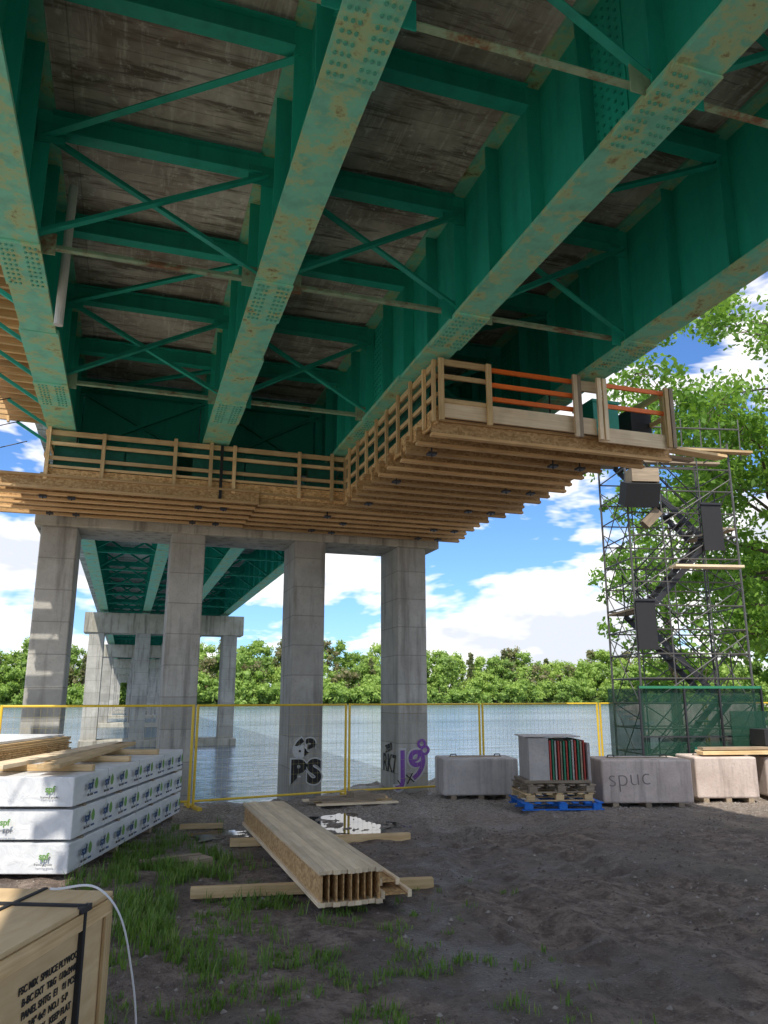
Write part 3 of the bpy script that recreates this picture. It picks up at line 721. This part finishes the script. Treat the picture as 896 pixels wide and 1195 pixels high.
def ico():
    t=(1+5**.5)/2
    V=np.array([(-1,t,0),(1,t,0),(-1,-t,0),(1,-t,0),(0,-1,t),(0,1,t),(0,-1,-t),(0,1,-t),(t,0,-1),(t,0,1),(-t,0,-1),(-t,0,1)],float); V/=np.linalg.norm(V[0])
    F=[(0,11,5),(0,5,1),(0,1,7),(0,7,10),(0,10,11),(1,5,9),(5,11,4),(11,10,2),(10,7,6),(7,1,8),(3,9,4),(3,4,2),(3,2,6),(3,6,8),(3,8,9),(4,9,5),(2,4,11),(6,2,10),(8,6,7),(9,8,1)]
    return V,F
IV,IFc=ico()
def cores(b,centers,sc,mat,dark=.15):
    mi=b.mi(mat)
    for c in centers:
        V=IV*np.random.uniform(.6,1.15,(12,1))*c[3]*sc+np.array(c[:3]); o=len(b.v)
        b.v+=[tuple(x) for x in V.tolist()]; b.f+=[(o+f[0],o+f[1],o+f[2]) for f in IFc]; b.m+=[mi]*20; b.lc+=[(0,0,0)]*12
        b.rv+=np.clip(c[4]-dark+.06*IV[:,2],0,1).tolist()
def tree(base,H,R,zc0,seed,per=60,size=.13,name='deciduous_tree',nb=26):
    random.seed(seed); np.random.seed(seed); p=empty(name); b=B(); cent=[]
    x,y=base; z0=h(x,y)-.1; pts=[Vector((x,y,z0))]
    for i in range(1,9): pts.append(Vector((x+random.uniform(-.15,.15)*i*.4,y+random.uniform(-.15,.15)*i*.4,z0+H*.92*i/8)))
    r0=H*.02
    for i in range(8): b.cyl(pts[i],pts[i+1],r0*(1-i/8.6),'bark',10,r0*(1-(i+1)/8.6),rv=.5)
    for k in range(nb):
        f=random.uniform(zc0/H,.97); fi=f*8; i=min(7,int(fi)); s=pts[i].lerp(pts[i+1],fi-i)
        az=k*2.4+random.uniform(-.4,.4); prof=math.sin(math.pi*min(1,max(.08,(f-zc0/H*.6)/(1.05-zc0/H*.6))))**.6
        ln=R*prof*random.uniform(.7,1.1); up=random.uniform(.0,.5)
        cur=s; dr=Vector((math.cos(az),math.sin(az),up)).normalized(); rr=r0*.35*(1.1-f)
        seg=5
        for j in range(seg):
            nx_=cur+dr*ln/seg; dr=(dr+Vector((random.uniform(-.25,.25),random.uniform(-.25,.25),random.uniform(-.15,.12)))).normalized()
            b.cyl(cur,nx_,max(.012,rr*(1-j/seg)),'bark',6,max(.008,rr*(1-(j+1)/seg)),rv=.5); cur=nx_
            if j>=1:
                for m_ in range(4):
                    dd=Vector((random.gauss(0,1),random.gauss(0,1),random.gauss(0,.7))).normalized()
                    e_=cur+dd*random.uniform(.3,1.1)*R*.2
                    b.cyl(cur,e_,.014,'bark',4,.006,rv=.5,cap=False)
                    cent.append((e_.x,e_.y,e_.z,random.uniform(.35,.8)*R*.16,random.uniform(.3,.85)))
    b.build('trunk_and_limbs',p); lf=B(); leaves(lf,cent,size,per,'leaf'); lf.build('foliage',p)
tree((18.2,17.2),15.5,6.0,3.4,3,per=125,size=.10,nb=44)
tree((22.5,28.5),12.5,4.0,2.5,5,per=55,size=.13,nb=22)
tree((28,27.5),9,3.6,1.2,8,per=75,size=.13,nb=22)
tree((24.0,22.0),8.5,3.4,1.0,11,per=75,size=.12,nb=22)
# distant treeline
random.seed(21); np.random.seed(21)
tl=B(); cent=[]; 
def dtree(x,y,H,R,rv,con=False):
    z0=h(x,y); tl.cyl((x,y,z0-.3),(x,y,z0+H*.6),.2,'bark',5,.1)
    n=int(18+H*1.2)
    for i in range(n):
        f=random.random()**.8
        rr=R*(1-f*.95) if con else R*math.sin(math.pi*(.15+.80*f))**.6
        a=random.random()*6.28; q_=math.sqrt(random.random())*rr
        cent.append((x+math.cos(a)*q_,y+math.sin(a)*q_,z0+H*(.03+.88*f),R*(.26 if con else .34)*random.uniform(.8,1.3),min(1,max(0,rv+random.gauss(0,.04)))))
for row,(yb,hm) in enumerate(((220,6.0),(227,10.5),(238,15))):
    x=-105
    while x<300:
        H=hm*random.uniform(.78,1.18)*(1+.3*noise.noise((x*.025,row,0))); con=random.random()<.12
        rv=random.choice([.85,.75,.95,.6,.7,.8,.26]) if not con else .12
        if row==0: rv=max(rv,.7)
        dtree(x,yb+random.uniform(-3,3),H*(1.1 if con else 1),random.uniform(3.0,5.6)*(.7 if con else 1),rv,con)
        x+=random.uniform(2.6,5.2) if row else random.uniform(3,5)
cores(tl,cent,.62,'farleaf',.06)
leaves(tl,cent,.40,22,'farleaf',flat=.95,shell=.35,lo=.8)
tl.build('distant_tree_line')

# ---------------- world ----------------
W=bpy.data.worlds.new('World'); S.world=W; W.use_nodes=True; nt=W.node_tree; bg=nt.nodes['Background']
sky=nd(nt,'ShaderNodeTexSky'); sky.sky_type='NISHITA'; sky.sun_disc=False
sd=Vector((-.26,-.52,.88)).normalized()
el=math.asin(sd.z); sky.sun_elevation=el; sky.sun_rotation=math.atan2(sd.x,sd.y); sky.ozone_density=2.0; sky.dust_density=.6
tc=nd(nt,'ShaderNodeTexCoord')
mp=nd(nt,'ShaderNodeMapping'); mp.inputs['Scale'].default_value=(1,1,2.6); mp.inputs['Location'].default_value=(.35,.1,.2); L(nt,tc.outputs['Generated'],mp.inputs[0])
n=noi(nt,mp.outputs[0],3.8,5,.6,.15)
mask=ramp(nt,n,[(.465,(0,)),(.53,(1,))])
ccol=mix(nt,ramp(nt,n,[(.51,(0,)),(.62,(1,))]),(9.6,9.3,8.9),(5.8,6.1,6.7))
sat=mix(nt,1.0,sky.outputs[0],(.66,.96,1.36),'MULTIPLY')
col=mix(nt,mask,sat,ccol); L(nt,col,bg.inputs[0]); bg.inputs[1].default_value=.15
W.cycles.sampling_method='MANUAL'; W.cycles.sample_map_resolution=512
sl=bpy.data.lights.new('sun','SUN'); sl.energy=5.0; sl.angle=math.radians(.5); sl.color=(1,.94,.85)
so=bpy.data.objects.new('sun',sl); S.collection.objects.link(so); so.rotation_euler=sd.to_track_quat('Z','Y').to_euler()
# ---------------- camera ----------------
cam=bpy.data.cameras.new('camera'); cam.sensor_fit='HORIZONTAL'; cam.sensor_width=36; cam.lens=36*900/896; cam.clip_end=5000; cam.clip_start=.05
co=bpy.data.objects.new('camera',cam); S.collection.objects.link(co); co.location=(0,0,CZ)
co.rotation_euler=(math.radians(90+13.4),0,math.radians(-18.1)); S.camera=co
S.view_settings.view_transform='Standard'; S.view_settings.look='None'; S.view_settings.exposure=0
